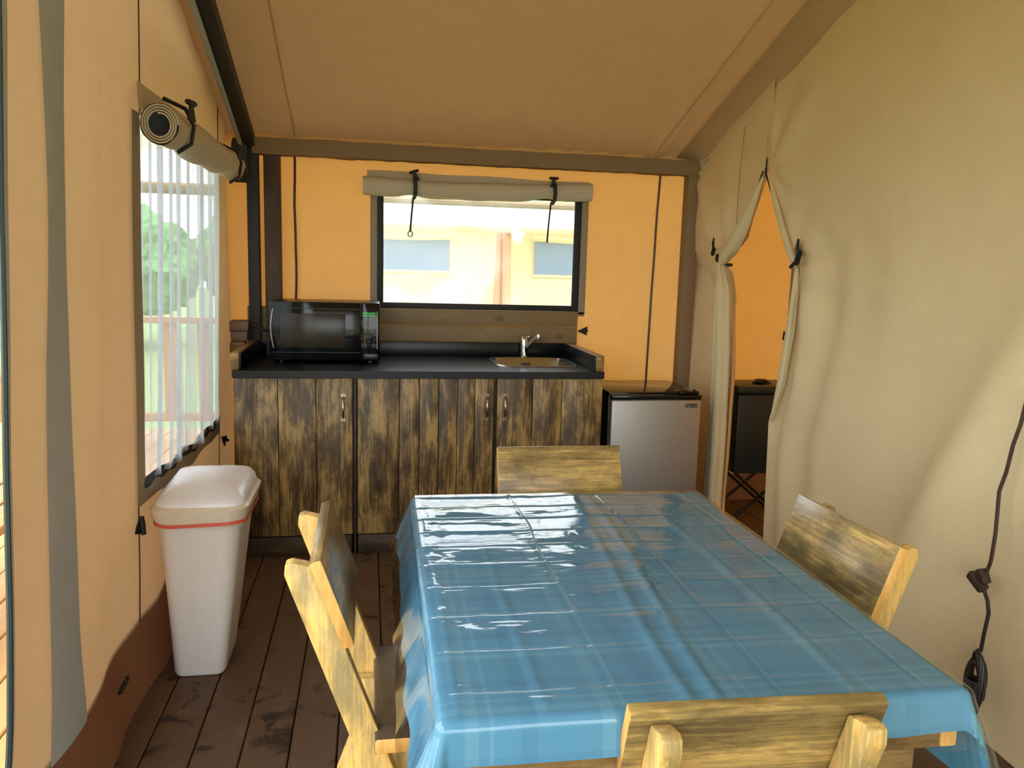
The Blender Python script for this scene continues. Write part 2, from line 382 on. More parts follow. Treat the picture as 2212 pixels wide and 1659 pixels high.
# canvas part of the left wall at and behind the doorway, above and in front
def gable(name, y0, y1, zlo, par):
    def f(u, w):
        y = lerp(y0, y1, u); z = lerp(zlo, roof_z(y)+.03, w); return (XL+.006*fbm(y*2, z, 5), y, z)
    return MB().grid(f, 30, 10).build(name, M['canvas_left'], par)
gable('door_header', -2.3, V0+.10, 2.12, wl)
MB().box((-.75, V0+.07, 2.1), (-.73, V0+.12, 2.16)).build('header_patch', M['canvas_border'], wl)
MB().tube([on_left(V0+.002, z, .003) for z in [i*.06 for i in range(4, 50)]], .006, 6).build('zip', plain('zip_green', (34, 52, 52), .5), wl)
MB().grid(lambda u, w: on_left(lerp(V0+.005, V0+.035, u), lerp(.2, 2.9, w), .003), 1, 50).build('zip_tape', M['strip_grey'], wl)
def grey_strip(u, w):
    z = lerp(hem_z(2.0)+.0, 2.95, w); p = on_left(lerp(1.975-.02*sstep(1.2, .3, z), 2.125+.03*sstep(1.6, .3, z), u), z, .006); return p
MB().grid(grey_strip, 4, 60).build('reinforcing_strip', M['strip_grey'], wl)
def seam(name, pts, r, m, par): return MB().tube(pts, r, 6).build(name, M[m], par)
seam('seam', [on_left(2.79, z, .003) for z in [1.86+.06*i for i in range(13)]], .0022, 'cord_brown', wl)
seam('seam', [on_left(2.71, z, .003) for z in [hem_z(2.7)+(.62-hem_z(2.7))*i/8 for i in range(9)]], .0022, 'cord_brown', wl)
seam('seam', [on_left(4.16, z, .003) for z in [1.95+.05*i for i in range(9)]], .0022, 'cord_brown', wl)
seam('seam', [on_left(4.13, z, .003) for z in [.25+.05*i for i in range(8)]], .0022, 'cord_brown', wl)
# right hand partition, two panels meeting above a tied back slit
ET = [(0, 3.38), (.2, 3.40), (.72, 3.43), (.91, 3.34), (1.15, 3.28), (1.43, 3.255), (1.5, 3.32), (1.6, 3.40), (1.88, 3.60), (3, 3.60)]
EF = [(0, 3.88), (.24, 3.89), (.85, 3.857), (1.28, 3.895), (1.41, 3.97), (1.455, 4.04), (1.49, 3.95), (1.576, 3.78), (1.70, 3.70), (1.88, 3.60), (3, 3.60)]
def near_panel(u, w):
    s = u**1.4; ze = w*2.36; y = lerp(interp(ET, ze), -2.3, s); z = ze*(1+w**5*((roof_z(y)+.02)/2.36-1))
    d = interp(ET, ze)-y; low = sstep(1.75, 1.2, ze)
    x = XR + .045*low*math.exp(-d*3.2)*math.sin(d*22+ze*1.2) - .03*low*math.exp(-d*7)
    x += .010*fbm(y*1.6, z*1.2, 11) + .02*sstep(.3, 1.5, d)*math.sin((y+z*.35)*3.1)*sstep(2.4, 1.0, z)
    r = math.hypot(d-.02, ze-1.43); a_ = math.atan2(ze-1.43, d+.02)      # creases fanning out from the tie
    x += .012*math.exp(-r*2.2)*math.sin(a_*9)*sstep(0, .1, r)
    b0 = 2.22-.42*(z-.65); x -= .12*math.exp(-((y-b0)/.14)**2)*sstep(1.7, .6, z) + .03*math.exp(-((y-2.75+.3*(z-1))/.2)**2)*sstep(1.9, .8, z)
    x += .03*math.exp(-((y-3.30)/.10)**2)*sstep(1.35, 1.1, z)*sstep(.5, .8, z)
    r2 = math.hypot(y-3.6, z-1.9); a2 = math.atan2(z-1.9, 3.6-y); x += .014*math.exp(-r2*1.3)*math.sin(a2*7)*sstep(0, .1, r2)
    if z < 1.88: x = XR + (x-XR)*sstep(-.01, .07, d)
    x = XR + .012 + (x-XR-.012)*sstep(roof_z(y)+.02, roof_z(y)-.40, z)
    return (x, y, z)
wr = struct(MB().grid(near_panel, 110, 70).build('wall_right', M['canvas_right']), 'khaki inner canvas partition with a tied back slit')
def far_panel(u, w):
    ze = w*2.36; y = lerp(interp(EF, ze), BY-.01, u); z = ze*(1+w**5*((roof_z(y)+.01)/2.36-1))
    low = sstep(1.7, 1.3, ze); d = y-interp(EF, ze)
    x = XR + .09*low*math.sin(max(0, min(1, d/.6))*math.pi)**.7 + .02*low*math.exp(-d*4)*math.sin(d*34+.6) + .008*fbm(y*3, z*1.6, 21)
    r = math.hypot(y-4.04, z-1.45); a_ = math.atan2(z-1.45, y-4.04); x += .016*math.exp(-r*3)*math.sin(a_*7)*sstep(0, .08, r)
    r = math.hypot(y-4.5, z-1.98); a_ = math.atan2(z-1.98, y-4.5); x += .010*math.exp(-r*2.5)*math.sin(a_*9)*sstep(0, .08, r)
    return (x, y, z)
MB().grid(far_panel, 44, 70).build('curtain_panel', M['canvas_right'], wr)
def gathered(name, path, rad, pleats, depth, seed, seg=40, n=50):
    P = [Vector(p) for p in path]
    def f(u, w):
        q = u*(len(P)-1); i = min(int(q), len(P)-2); t_ = q-i; t_ = t_*t_*(3-2*t_) if False else t_
        c0 = P[i].lerp(P[i+1], t_); r0 = lerp(rad[i], rad[i+1], t_); a_ = w*2*math.pi
        r1 = r0*(1+depth*math.sin(pleats*a_+1.5*ns(u*3, seed)+seed)+.2*ns(math.cos(a_), math.sin(a_), u*4+seed))
        d = (P[i+1]-P[i]).normalized(); sx = Vector((1, 0, 0)); sy = d.cross(sx).normalized()
        return c0 + sx*(.62*r1*math.cos(a_)) + sy*(r1*math.sin(a_))
    return MB().grid(f, n, seg).build(name, M['canvas_right'], wr)
gathered('rolled_edge', [(1.845, 3.615, 1.872), (1.835, 3.68, 1.76), (1.825, 3.76, 1.63), (1.825, 3.86, 1.535), (1.832, 3.96, 1.48), (1.838, 4.03, 1.452)], [.006, .026, .042, .048, .034, .020], 2, .10, 2.0)
gathered('gathered_fold', [(1.838, 4.035, 1.456), (1.832, 4.00, 1.41), (1.832, 3.955, 1.30), (1.838, 3.94, 1.0), (1.842, 3.935, .5), (1.845, 3.95, .01)], [.018, .030, .050, .060, .066, .07], 4, .16, 4.0)
gathered('rolled_edge', [(1.85, 3.597, 1.876), (1.848, 3.49, 1.73), (1.846, 3.40, 1.60), (1.845, 3.31, 1.485), (1.842, 3.25, 1.43)], [.006, .016, .018, .018, .012], 2, .10, 7.0)
gathered('gathered_fold', [(1.838, 3.245, 1.43), (1.84, 3.25, 1.30), (1.84, 3.262, 1.15), (1.845, 3.315, .91), (1.85, 3.39, .72)], [.010, .022, .026, .024, .006], 3, .22, 6.0)
MB().tube([(XR-.014, interp(ET, z)+.004, z) for z in [1.44+.02*i for i in range(24)]], .006, 6).build('zip', M['black_tape'], wr)
MB().tube([(XR-.014, 3.602, 1.89+.02*i) for i in range(4)], .004, 6).build('zip_top', M['black_tape'], wr)
MB().box((XR-.016, 3.585, 1.94), (XR-.0125, 3.612, 2.045), .001).build('tape_patch', M['tape'], wr)
MB().lathe([(.002, 0), (.006, .004), (.006, .02), (.003, .03)], 10, Matrix.Translation((XR-.02, 3.607, 1.855))).build('zip_slider', M['chrome'], wr)
MB().prism([(3.61, 1.885), (3.66, 1.80), (3.655, 1.84), (3.625, 1.888)], XR-.022, XR-.019, 'X').build('zip_flap', M['black_tape'], wr)
seam('seam', [(XR-.012+.003*ns(z, 1), 3.86+.05*math.sin((z-1.5)*5)*.5, z) for z in [1.5+.03*i for i in range(22)]], .0012, 'cord_brown', wr)
# remaining outer walls
struct(MB().grid(lambda u, w: (lerp(-.74, 3.4, u), -2.3+.01*fbm(u*4, w*3), lerp(0, 2.3, w)), 30, 16, lambda i, j: 2 <= i <= 19 and j < 15).build('wall_front', M['canvas_left']), 'canvas front wall with an open doorway')
struct(MB().grid(lambda u, w: (3.4, lerp(-2.3, BY, u), w*(roof_z(lerp(-2.3, BY, u))+.02)), 30, 12).build('wall_side', M['canvas_back']), 'outer canvas side wall of the bedroom')
# roof
def roof_pt(u, w):
    x = lerp(-.85, 3.45, u); y = lerp(BY+.06, -2.4, w); z = roof_z(y)
    z += -.022*abs(math.sin((x-.6)*1.55))*0 + .006*fbm(x*1.2, y*1.2, 31)
    e = max(0, BY-y); z += .012*math.exp(-e*2.4)*math.sin(x*34+ns(x*3, y)*3)*sstep(.3, .9, x)*.6
    for sx_ in (-.39, 1.60): z -= .012*math.exp(-((x-sx_)/.05)**2)
    return (x, y, z)
ce = struct(MB().grid(roof_pt, 120, 90).build('ceiling', M['canvas_roof']), 'brown canvas roof sloping up from the back wall')
for sx_ in (-.39, 1.60): seam('seam', [(sx_+.004*ns(y*2, sx_), y, roof_z(y)-.016+.004*ns(y*3, sx_)) for y in [BY-.05-.1*i for i in range(38)]], .0030, 'canvas_roof', ce)
def valance(u, w):
    y = lerp(BY-.02, .7, u); a_ = w*math.pi/2
    return (1.745+.125*math.sin(a_)+.004*ns(y*4, w), y, roof_z(y)-.012-.085*(1-math.cos(a_))+.006*ns(y*5, w*2, 3))
MB().grid(valance, 60, 8).build('valance', M['canvas_roof'], ce)
# eave beam wrapped in canvas
def beam(u, w):
    x = lerp(-.60, 1.90, u); a_ = w*2*math.pi; k_ = .006*fbm(x*9, math.sin(a_)*1.2, math.cos(a_)*1.2)
    cy, cz = math.cos(a_), math.sin(a_); m_ = max(abs(cy), abs(cz)); p = lerp(1.0, 1/m_, .75)
    return (x, BY-.055 + (.042*p+k_)*cy, 1.992 + (.044*p+k_)*cz)
struct(MB().grid(beam, 150, 16).build('trim_1', M['canvas_trim']), 'canvas wrapped eave beam above the back window')
def post(name, x0, x1, y0, y1, z0, z1, m, lab): return struct(MB().box((x0, y0, z0), (x1, y1, z1), .006).build(name, M[m]), lab)
post('trim_2', -.545, -.462, 4.43, 4.50, 0, 1.96, 'post_brown', 'brown wooden tent post left of the microwave')
post('trim_3', -.632, -.572, 4.44, 4.50, 0, 2.02, 'post_dark', 'dark corner post against the left canvas wall')
post('trim_4', 1.80, 1.875, 4.43, 4.51, 0, 1.98, 'canvas_trim', 'canvas covered corner post behind the fridge')
r_ = MB().prism([(BY-.02, roof_z(BY)-.10), (BY-.02, roof_z(BY)-.035), (.62, roof_z(.62)-.035), (.62, roof_z(.62)-.10)], -.645, -.585, 'X', .004).build('trim_5', M['post_dark'])
struct(r_, 'dark sloping rafter where the roof meets the left wall')
MB().prism([(BY-.03, roof_z(BY)-.115), (BY-.03, roof_z(BY)-.10), (.62, roof_z(.62)-.10), (.62, roof_z(.62)-.115)], -.662, -.640, 'X', .002).build('piping', M['strip_grey'], r_)
MB().prism([(4.40, 1.99), (4.45, 2.03), (4.50, 1.92), (4.48, 1.80), (4.44, 1.84)], -.70, -.62, 'X', .008).build('gusset', M['post_dark'], r_)
for nm, xa, xb, m in (('rope', -.392, -.394, 0), ('rope', 1.651, 1.620, 1)):
    MB().tube([(lerp(xa, xb, t_/14)+.006*ns(t_*.4, xa), BY-.02, lerp(2.0, .3 if m else .95, t_/14)) for t_ in range(15)], .0065, 8).build(nm, M['cord_brown'], wb)

def toggle(par, loc, rot, s=1.0, m='black_tape'):
    mb = MB(); mb.tube([(-.028, 0, 0), (-.02, 0, 0), (.02, 0, 0), (.028, 0, 0)], [.006, .0085, .0085, .006], 10)
    mb.prism([(-.007, 0), (.007, 0), (.022, -.052), (-.022, -.052)], -.003, .003, 'Y')
    o = mb.build('toggle', M[m], par); o.location = loc; o.rotation_euler = rot; o.scale = (s,)*3; return o
def fan(par, loc, rot, s=1.0):
    """strap tab seen fanned out with a stub of cord"""
    mb = MB(); mb.prism([(-.004, 0), (.004, 0), (.028, -.05), (-.026, -.046)], -.003, .003, 'Y'); mb.tube([(0, -.002, .004), (0, -.006, -.02), (.004, -.01, -.05)], [.006, .009, .007], 8)
    o = mb.build('toggle', M['black_tape'], par); o.location = loc; o.rotation_euler = rot; o.scale = (s,)*3; return o
fan(wb, (1.205, BY-.02, 1.045), (0, math.radians(-90), 0), 1.0)
fan(wb, (2.545, BY-.02, 1.035), (0, math.radians(90), 0), 1.05)
MB().box((2.525, BY-.012, 1.13), (2.60, BY-.004, 1.75), .002).build('window_edge', M['canvas_border'], wb)
fan(wl, on_left(4.155, .515, .012), (0, math.radians(-60), math.radians(80)), 1.1)
fan(wl, on_left(2.70, .565, .012), (0, math.radians(10), math.radians(70)), 1.1)
MB().tube([on_left(2.41+.035*math.cos(a*.4), .165+.018*math.sin(a*.4), .045+.012*math.sin(a*.4)) for a in range(16)], .004, 6).build('cord_loop', M['black_tape'], wl)
d_ = MB(); d_.tube([(0, 0, -.028), (0, 0, .028)], .007, 8); d_.tube([(0, .0, .028), (.01, .022, .026), (.012, .034, .012), (.012, .034, -.012), (.01, .022, -.026), (0, 0, -.028)], .004, 8)
o = d_.build('d_ring', M['black_tape'], wl); o.location = on_left(4.225, 2.37, .012)
tg = toggle(wr, (XR-.05, 4.06, 1.515), (math.radians(0), math.radians(150), math.radians(60)), 1.3)
MB().tube([(XR-.03, 4.05, 1.50), (XR-.035, 4.045, 1.47), (XR-.03, 4.00, 1.452), (XR+.02, 3.98, 1.445), (XR+.03, 4.05, 1.445)], .009, 8).build('tie', M['black_tape'], wr)
toggle(wr, (XR-.05, 3.19, 1.475), (math.radians(0), math.radians(-140), math.radians(70)), 1.5)
MB().tube([(XR-.045, 3.19, 1.47), (XR-.05, 3.22, 1.45), (XR-.045, 3.255, 1.435)], .008, 8).build('tie', M['black_tape'], wr)

# ---------------------------------------------------------------- back window
w1 = struct(link('window_1', None, None, (0, 0, 0)), 'clear plastic back window above the counter')
def pane(u, w):
    x = lerp(WX0-.005, WX1+.005, u); z = lerp(WZ0-.005, WZ1+.005, w); return (x, BY+.004+.004*fbm(x*3, z*3, 41), z)
MB().grid(pane, 30, 16).build('pane', M['clear_pvc'], w1)
for nm, a, b in (('frame', (WX0-.012, 0, WZ0), (WX0+.022, 0, WZ1)), ('frame', (WX1-.03, 0, WZ0), (WX1+.012, 0, WZ1)), ('frame', (WX0-.012, 0, WZ0-.03), (WX1+.012, 0, WZ0+.005)), ('frame', (WX0-.012, 0, WZ1-.02), (WX1+.012, 0, WZ1+.012))):
    MB().box((a[0], BY-.012, a[2]), (b[0], BY-.002, b[2]), .002).build(nm, M['black_tape'], w1)
for a, b in (((WX0-.05, 0, WZ0-.03), (WX0-.012, 0, WZ1)), ((WX1+.012, 0, WZ0-.045), (WX1+.052, 0, WZ1)), ((WX0-.05, 0, WZ0-.055), (WX1+.05, 0, WZ0-.03))):
    MB().box((a[0], BY-.009, a[2]), (b[0], BY-.003, b[2]), .002).build('border', M['canvas_border'], w1)
def roll(name, lab, p0, p1, r, sag, seed, wall_n):
    """canvas window flap rolled up along p0-p1; wall_n points into the room"""
    t_ = thing(name, lab, 'window flap'); p0 = Vector(p0); p1 = Vector(p1); ax = (p1-p0).normalized(); n = Vector(wall_n); up = n.cross(ax)
    if up.z < 0: up = -up
    def f(u, w):
        a_ = w*2*math.pi; L = u*(p1-p0).length
        pin = math.exp(-((u-.2)/.05)**2) + math.exp(-((u-.79)/.05)**2)
        rr = r*(1+.16*ns(L*3, math.cos(a_), seed) + .10*ns(L*9, math.sin(a_)*2, seed)) * (1-.16*pin)
        c_ = p0 + ax*L + up*(-sag*math.sin(math.pi*u) + .008*pin)
        return c_ + n*(rr*.9*math.cos(a_)) + up*(rr*math.sin(a_))
    MB().grid(f, 80, 22).build('roll', M['canvas_flap'], t_)
    for e, s_ in ((p0, 1), (p1, -1)):         # spiral ends
        pts = []
        for k in range(50):
            a_ = k*.42; rr = r*.97*(1-k/110); pts.append(e + ax*(.004*s_) + n*(rr*.9*math.cos(a_)) + up*(rr*math.sin(a_)))
        MB().tube(pts, .0035, 5).build('spiral_edge', M['canvas_flap'], t_)
        MB().grid(lambda u, w: e + ax*((.012+.05*(1-w))*s_) + n*(.9*r*.9*w*math.cos(u*2*math.pi)) + up*(.9*r*w*math.sin(u*2*math.pi)), 20, 4).build('hollow_shade', M['roll_hollow_shade'], t_)  # recessed dark cone painted as the shade in the roll's open end
    return t_, ax, n, up
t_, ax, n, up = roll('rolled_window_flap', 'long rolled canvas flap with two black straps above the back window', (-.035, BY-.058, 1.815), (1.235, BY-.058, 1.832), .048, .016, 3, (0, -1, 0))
MB().grid(lambda u, w: (lerp(-.013, 1.233, u), BY-.012-.03*(1-w), lerp(1.84, 1.903-.013*u, w)+.003*math.sin(u*14)), 40, 3).build('top_band', M['canvas_flap'], t_)
for x, zb, zt in ((.235, 1.58, 1.755), (1.005, 1.545, 1.765)):
    toggle(t_, (x, BY-.105, 1.895), (0, math.radians(-18 if x < .5 else 0), 0), .95)
    MB().tube([(x+.004, BY-.07, 1.885), (x+.006, BY-.112, 1.855), (x+.008, BY-.118, 1.815), (x+.008, BY-.105, 1.775), (x+.004, BY-.07, 1.758)], .011, 8, flat=.6).build('strap', M['black_tape'], t_)
    MB().tube([(x+.004, BY-.06, zt+.01), (x, BY-.05, zt), (x-.008, BY-.045, lerp(zt, zb, .5)), (x-.014, BY-.045, zb)], .006, 8, flat=.4).build('hanging_strap', M['black_tape'], t_)
    if x < .5: MB().tube([(x-.014+.012*math.sin(a*.5), BY-.045, zb-.012-.016*math.cos(a*.5)) for a in range(13)], .003, 6).build('strap_loop', M['black_tape'], t_)
# ---------------------------------------------------------------- left window
w2 = struct(link('window_2', None, None, (0, 0, 0)), 'left window with a sheer wrinkled plastic screen')
def sheer(u, w):
    v = lerp(WV0-.01, WV1+.01, u); z = lerp(win_bot(max(WV0, min(WV1, v)))-.01, 1.87, w)
    ph = v*1.0 + .05*ns(v*2, z*.7, 2)
    x = XL + .004 + .016*ns(ph*5.2, z*.28, 13) + .012*abs(ns(ph*9.5, z*.35, 23))*1.3 + .004*fbm(v*7, z*9, 5)*sstep(1.2, .7, z)
    for pv, pd in PLEATS:
        q = (v - pv - .03*ns(z*.8, pv*3)*sstep(1.8, .7, z))/.016
        x += pd*math.exp(-q*q)*(.6+.4*sstep(.7, 1.8, z))
    return (x, v+.1*(z-1), z)
PLEATS = [(2.84, .020), (2.91, .030), (3.06, .026), (3.20, .030), (3.36, .022), (3.60, .032), (3.66, .020), (3.86, .026), (4.00, .030), (4.06, .026)]
MB().grid(sheer, 330, 50).build('sheer_screen', M['sheer'], w2)
def strip_l(name, f0, f1, m, off=.008, n=50):
    return MB().grid(lambda u, w: on_left(*[lerp(a, b, w) for a, b in zip(f0(u), f1(u))], off), n, 3).build(name, M[m], w2)
cl = lambda v: max(WV0, min(WV1, v))
strip_l('border', lambda u: (WV0-.085, lerp(.60, 1.86, u)), lambda u: (WV0+.005, lerp(.655, 1.86, u)), 'canvas_border')
strip_l('border', lambda u: (lerp(WV0-.08, WV1, u), win_bot(cl(lerp(WV0-.06, WV1, u)))-.075), lambda u: (lerp(WV0-.05, WV1, u), win_bot(cl(lerp(WV0-.05, WV1, u)))-.005), 'canvas_border')
strip_l('binding', lambda u: (lerp(WV0-.01, WV1, u), win_bot(lerp(WV0, WV1, u))-.026-.006*math.sin(u*44)), lambda u: (lerp(WV0, WV1, u), win_bot(lerp(WV0, WV1, u))+.010), 'black_tape', .011)
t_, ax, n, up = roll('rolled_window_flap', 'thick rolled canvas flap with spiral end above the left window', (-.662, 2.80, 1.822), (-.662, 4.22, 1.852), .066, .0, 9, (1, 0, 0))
MB().grid(lambda u, w: (XL+.012+.022*(1-w), lerp(2.73+.08*w, 4.28, u), lerp(1.86, 1.955+.02*u, w)), 40, 3).build('top_band', M['canvas_flap'], t_)
for y in (2.98, 4.02):
    toggle(t_, (-.60, y, 1.925), (0, 0, math.radians(75)), 1.15)
    MB().tube([(-.69, y, 1.935), (-.62, y+.004, 1.905), (-.594, y+.006, 1.85), (-.604, y+.006, 1.79), (-.65, y+.004, 1.758)], .010, 8, flat=.7).build('strap', M['black_tape'], t_)

# ================================================================== KITCHEN
kc = thing('kitchen_cabinet', 'rustic dark stained plank kitchen cabinet with three doors', 'cabinet', (0, 0, 0))
CY = 3.78
kb = MB()
kb.box((-.60, CY+.035, .10), (-.58, 4.44, .865)); kb.box((1.12, CY+.035, .10), (1.14, 4.44, .865)); kb.box((-.60, CY+.035, .08), (1.14, 4.44, .10)); kb.box((-.60, 4.42, .08), (1.14, 4.44, .865)); kb.box((-.60, CY+.03, .845), (1.14, CY+.11, .865))
kb.box((-.615, CY+.028, .0), (1.14, CY+.05, .10)); kb.box((-.092, CY+.028, .0), (-.038, CY+.06, .865)); kb.box((.58, CY+.028, .1), (.63, CY+.06, .865))
kb.build('carcass', M['cab_dark'], kc)
MB().box((-.072, CY+.006, .0), (-.058, CY+.03, .84), .003).build('divider', M['cab_dark'], kc)
DOORS = [([-.617, -.417, -.245, -.076], -.120), ([-.054, .143, .238, .330, .420, .505, .598], .562), ([.614, .79, .938, 1.146], .651)]
for edges, hx in DOORS:
    dr = MB().box((edges[0]+.03, CY+.018, .14), (edges[-1]-.03, CY+.026, .83)).build('door', M['cab_dark'], kc)
    for a, b in zip(edges, edges[1:]):
        o = MB().box((-(b-a)/2+.0012, -.011, -.3805), ((b-a)/2-.0012, .011, .3805), .0028, 2).build('plank', M['cab'], dr)
        o.location = ((a+b)/2, CY+.009+random.uniform(-.0012, .0012), .4835)
    h = MB(); y0 = CY-.002
    h.tube([(hx, y0, .775), (hx, y0-.018, .772), (hx, y0-.028, .76), (hx, y0-.031, .725), (hx, y0-.028, .69), (hx, y0-.018, .678), (hx, y0, .675)], [.0035, .0038, .0045, .0062, .0045, .0038, .0035], 10)
    for z in (.783, .667):
        h.loft([rrect(hx-.013, hx+.013, z-.009, z+.009, .0085, 0, 5), rrect(hx-.013, hx+.013, z-.009, z+.009, .0085, .003, 5)], M=Matrix(((1, 0, 0, 0), (0, 0, -1, y0+.001), (0, 1, 0, 0), (0, 0, 0, 1))))
    h.build('handle', M['handle_metal'], dr)
for a, b in ((-.617, -.080), (-.052, 1.146)):
    MB().box((a, CY+.004, .0), (b, CY+.028, .097), .003).build('plinth_board', M['cab_dark'], kc)
# worktop
SX0, SX1, SY0, SY1 = .645, 1.082, 3.945, 4.378
wt = thing('worktop', 'black laminate kitchen worktop with raised back edge', 'worktop', (0, 0, .90))
s = MB()
for a, b in (((-.617, 3.765), (SX0+.02, 4.45)), ((SX1-.02, 3.765), (1.147, 4.45)), ((SX0+.02, 3.765), (SX1-.02, SY0+.02)), ((SX0+.02, SY1-.02), (SX1-.02, 4.45))):
    s.box((a[0], a[1], -.034), (b[0], b[1], 0))
s.build('slab', M['black_top'], wt)
MB().box((-.585, 4.437, .0005), (1.105, 4.45, .078), .001).build('back_upstand', M['black_top'], wt)
MB().box((-.60, 4.4505, -.03), (1.15, 4.474, .079), .002).build('back_batten', M['splash'], wt)
for s_, x0, x1 in ((1, 1.1085, 1.150), (-1, -.626, -.5885)):
    MB().box((x0, 3.785, .0005), (x1, 4.45, .079), .003).build('side_batten', M['table'], wt)
    xa = x0-.008 if s_ > 0 else x1
    MB().box((xa, 3.79, .0005), (xa+.008, 4.437, .077), .001).build('side_upstand', M['black_top'], wt)
bs = thing('backsplash', 'two wide brown boards along the wall behind the worktop', 'backsplash', (0, 0, 0))
for z0, z1 in ((.965, 1.064), (1.067, 1.158)): MB().box((-.645, 4.476, z0), (1.188, 4.498, z1), .003).build('board', M['splash'], bs)
# sink
sk = thing('sink', 'small stainless steel sink set into the black worktop', 'sink', ((SX0+SX1)/2, (SY0+SY1)/2, .90))
hx, hy = (SX1-SX0)/2, (SY1-SY0)/2
rg = [rrect(-hx, hx, -hy, hy, .10, .0015, 8), rrect(-hx+.004, hx-.004, -hy+.004, hy-.004, .098, .005, 8), rrect(-hx+.022, hx-.022, -hy+.022, hy-.022, .085, .004, 8), rrect(-hx+.03, hx-.03, -hy+.03, hy-.03, .08, -.01, 8), rrect(-hx+.045, hx-.045, -hy+.045, hy-.045, .07, -.10, 8), rrect(-hx+.065, hx-.065, -hy+.065, hy-.065, .06, -.14, 8), rrect(-.03, .03, -.03, .03, .028, -.148, 8)]
MB().loft(rg, (False, True)).build('basin', M['steel'], sk)
for k in range(6):
    o_ = MB().box((-.022+k*.0088-.0018, hy-.039-.004, -.048), (-.022+k*.0088+.0018, hy-.036-.003, -.022), .001).build('overflow_slot', M['black_matte'], sk)
MB().lathe([(.005, 0), (.024, 0), (.026, .003), (.018, .004)], 20, Matrix.Translation((0, 0, -.1475))).build('drain', M['chrome'], sk)
# faucet
fc = thing('faucet', 'chrome single lever faucet standing behind the sink', 'faucet', (.862, 4.407, .9005))
MB().lathe([(.026, 0), (.026, .005), (.021, .008), (.020, .060), (.0205, .075), (.019, .088)], 24).build('body', M['chrome'], fc)
MB().loft([rrect(-.021, .021, -.021, .021, .02, .089, 5), rrect(-.021, .022, -.021, .021, .02, .106, 5), rrect(-.014, .016, -.014, .014, .013, .116, 5)]).tube([(.008, 0, .112), (.03, -.004, .120)], [.006, .004], 8).build('lever', M['chrome'], fc)
MB().tube([(.012, -.01, .060), (.034, -.03, .086), (.062, -.06, .122)], [.013, .012, .010], 12).build('spout', M['chrome'], fc)
MB().lathe([(.011, 0), (.0125, .003), (.0125, .03), (.011, .036), (.005, .038)], 18, Matrix.Translation((.068, -.066, .100))).build('nozzle', M['chrome'], fc)
# microwave
mw = thing('microwave', 'black countertop microwave oven showing a green clock', 'microwave', (-.215, 4.065, .9005))
mx = .268
MB().box((-mx, .022, .014), (mx, .345, .304), .006).build('casing', M['black_plastic'], mw)
for px_ in (-.22, .22):
    for py_ in (.05, .31): MB().lathe([(.014, 0), (.014, .015)], 12, Matrix.Translation((px_, py_, 0))).build('foot', M['black_matte'], mw)
dr = MB().box((-mx, 0, .014), (.170, .022, .304), .004).build('door', M['black_gloss'], mw)
MB().box((-.218, -.0015, .078), (.098, .001, .247), .0006).build('window', M['oven_window'], dr)
MB().box((-mx+.004, -.0012, .052), (.168, .001, .055)).build('groove', M['black_matte'], dr)
MB().box((-mx+.004, -.0012, .270), (.168, .001, .273)).build('groove', M['black_matte'], dr)
MB().tube([(-mx+.018+.012*math.sin(math.pi*k/8)*-1, -.0025, .075+.195*k/8) for k in range(9)], .0035, 6).build('door_trim', M['silver_door'], dr)
cp = MB().box((.172, 0, .014), (mx, .022, .304), .004).build('control_panel', M['black_gloss'], mw)
MB().box((.186, -.0015, .02), (.26, .001, .05), .004).build('open_button', M['black_plastic'], cp)
MB().box((.253, -.0016, .074), (.2555, .001, .262)).build('panel_trim', M['silver_door'], cp)
def seg_digit(mb, cx, cz, w, h, lit):
    t_ = .0022
    S = {'a': (-w/2, h/2, 1), 'd': (-w/2, -h/2, 1), 'g': (-w/2, 0, 1), 'f': (-w/2, 0, 0), 'b': (w/2, 0, 0), 'e': (-w/2, -h/2, 0), 'c': (w/2, -h/2, 0)}
    for k in lit:
        x, z, hor = S[k]
        sk_ = (z+h/2)*.12
        if hor: mb.box((cx+x+.001+sk_, -.0012, cz+z-t_/2), (cx+x+w-.001+sk_, .0004, cz+z+t_/2))
        else: mb.box((cx+x-t_/2+sk_, -.0012, cz+z+.001), (cx+x+t_/2+sk_, .0004, cz+z+h/2-.001))
db = MB()
for cx in (.193, .209, .227, .243): seg_digit(db, cx-.005, .247, .0095, .017, 'abcdef')
db.box((.2125, -.0012, .250), (.2145, .0004, .252)); db.box((.2125, -.0012, .242), (.2145, .0004, .244))
db.build('clock_display', M['led'], cp)
def print_on(body, x, z, size, par=cp, y=-.0009, m='print_white'):
    o = link('lettering', text_mesh(body, size, M[m]), par, (x, y, z), FACE); return o
print_on('Hamilton Beach', .2135, .2265, .0092)
pb = MB()
def ring(x0, x1, z0, z1, t_=.0009):
    pb.box((x0, -.0008, z0), (x1, .0003, z0+t_)); pb.box((x0, -.0008, z1-t_), (x1, .0003, z1)); pb.box((x0, -.0008, z0), (x0+t_, .0003, z1)); pb.box((x1-t_, -.0008, z0), (x1, .0003, z1))
ring(.180, .247, .184, .218); ring(.180, .203, .083, .098); ring(.226, .247, .083, .098)
pb.box((.178, -.0008, .118), (.1789, .0003, .148)); pb.box((.2475, -.0008, .118), (.2484, .0003, .148))
for x in (.2025, .2255):
    for z in (.208, .193, .176, .160): pb.box((x, -.0008, z-.003), (x+.0007, .0003, z+.003))
pb.build('button_outlines', M['print_white'], cp)['kind'] = 'stuff'
for i, row in enumerate((('Popcorn', 'Potato', 'Pizza'), ('Beverage', 'Frozen', 'Reheat'), ('Power', 'Time', 'Weight'), ('Clock', 'Kitchen', 'Memory'))):
    for j, wd in enumerate(row): print_on(wd, .1915+.0225*j, (.208, .193, .176, .160)[i], .0052)
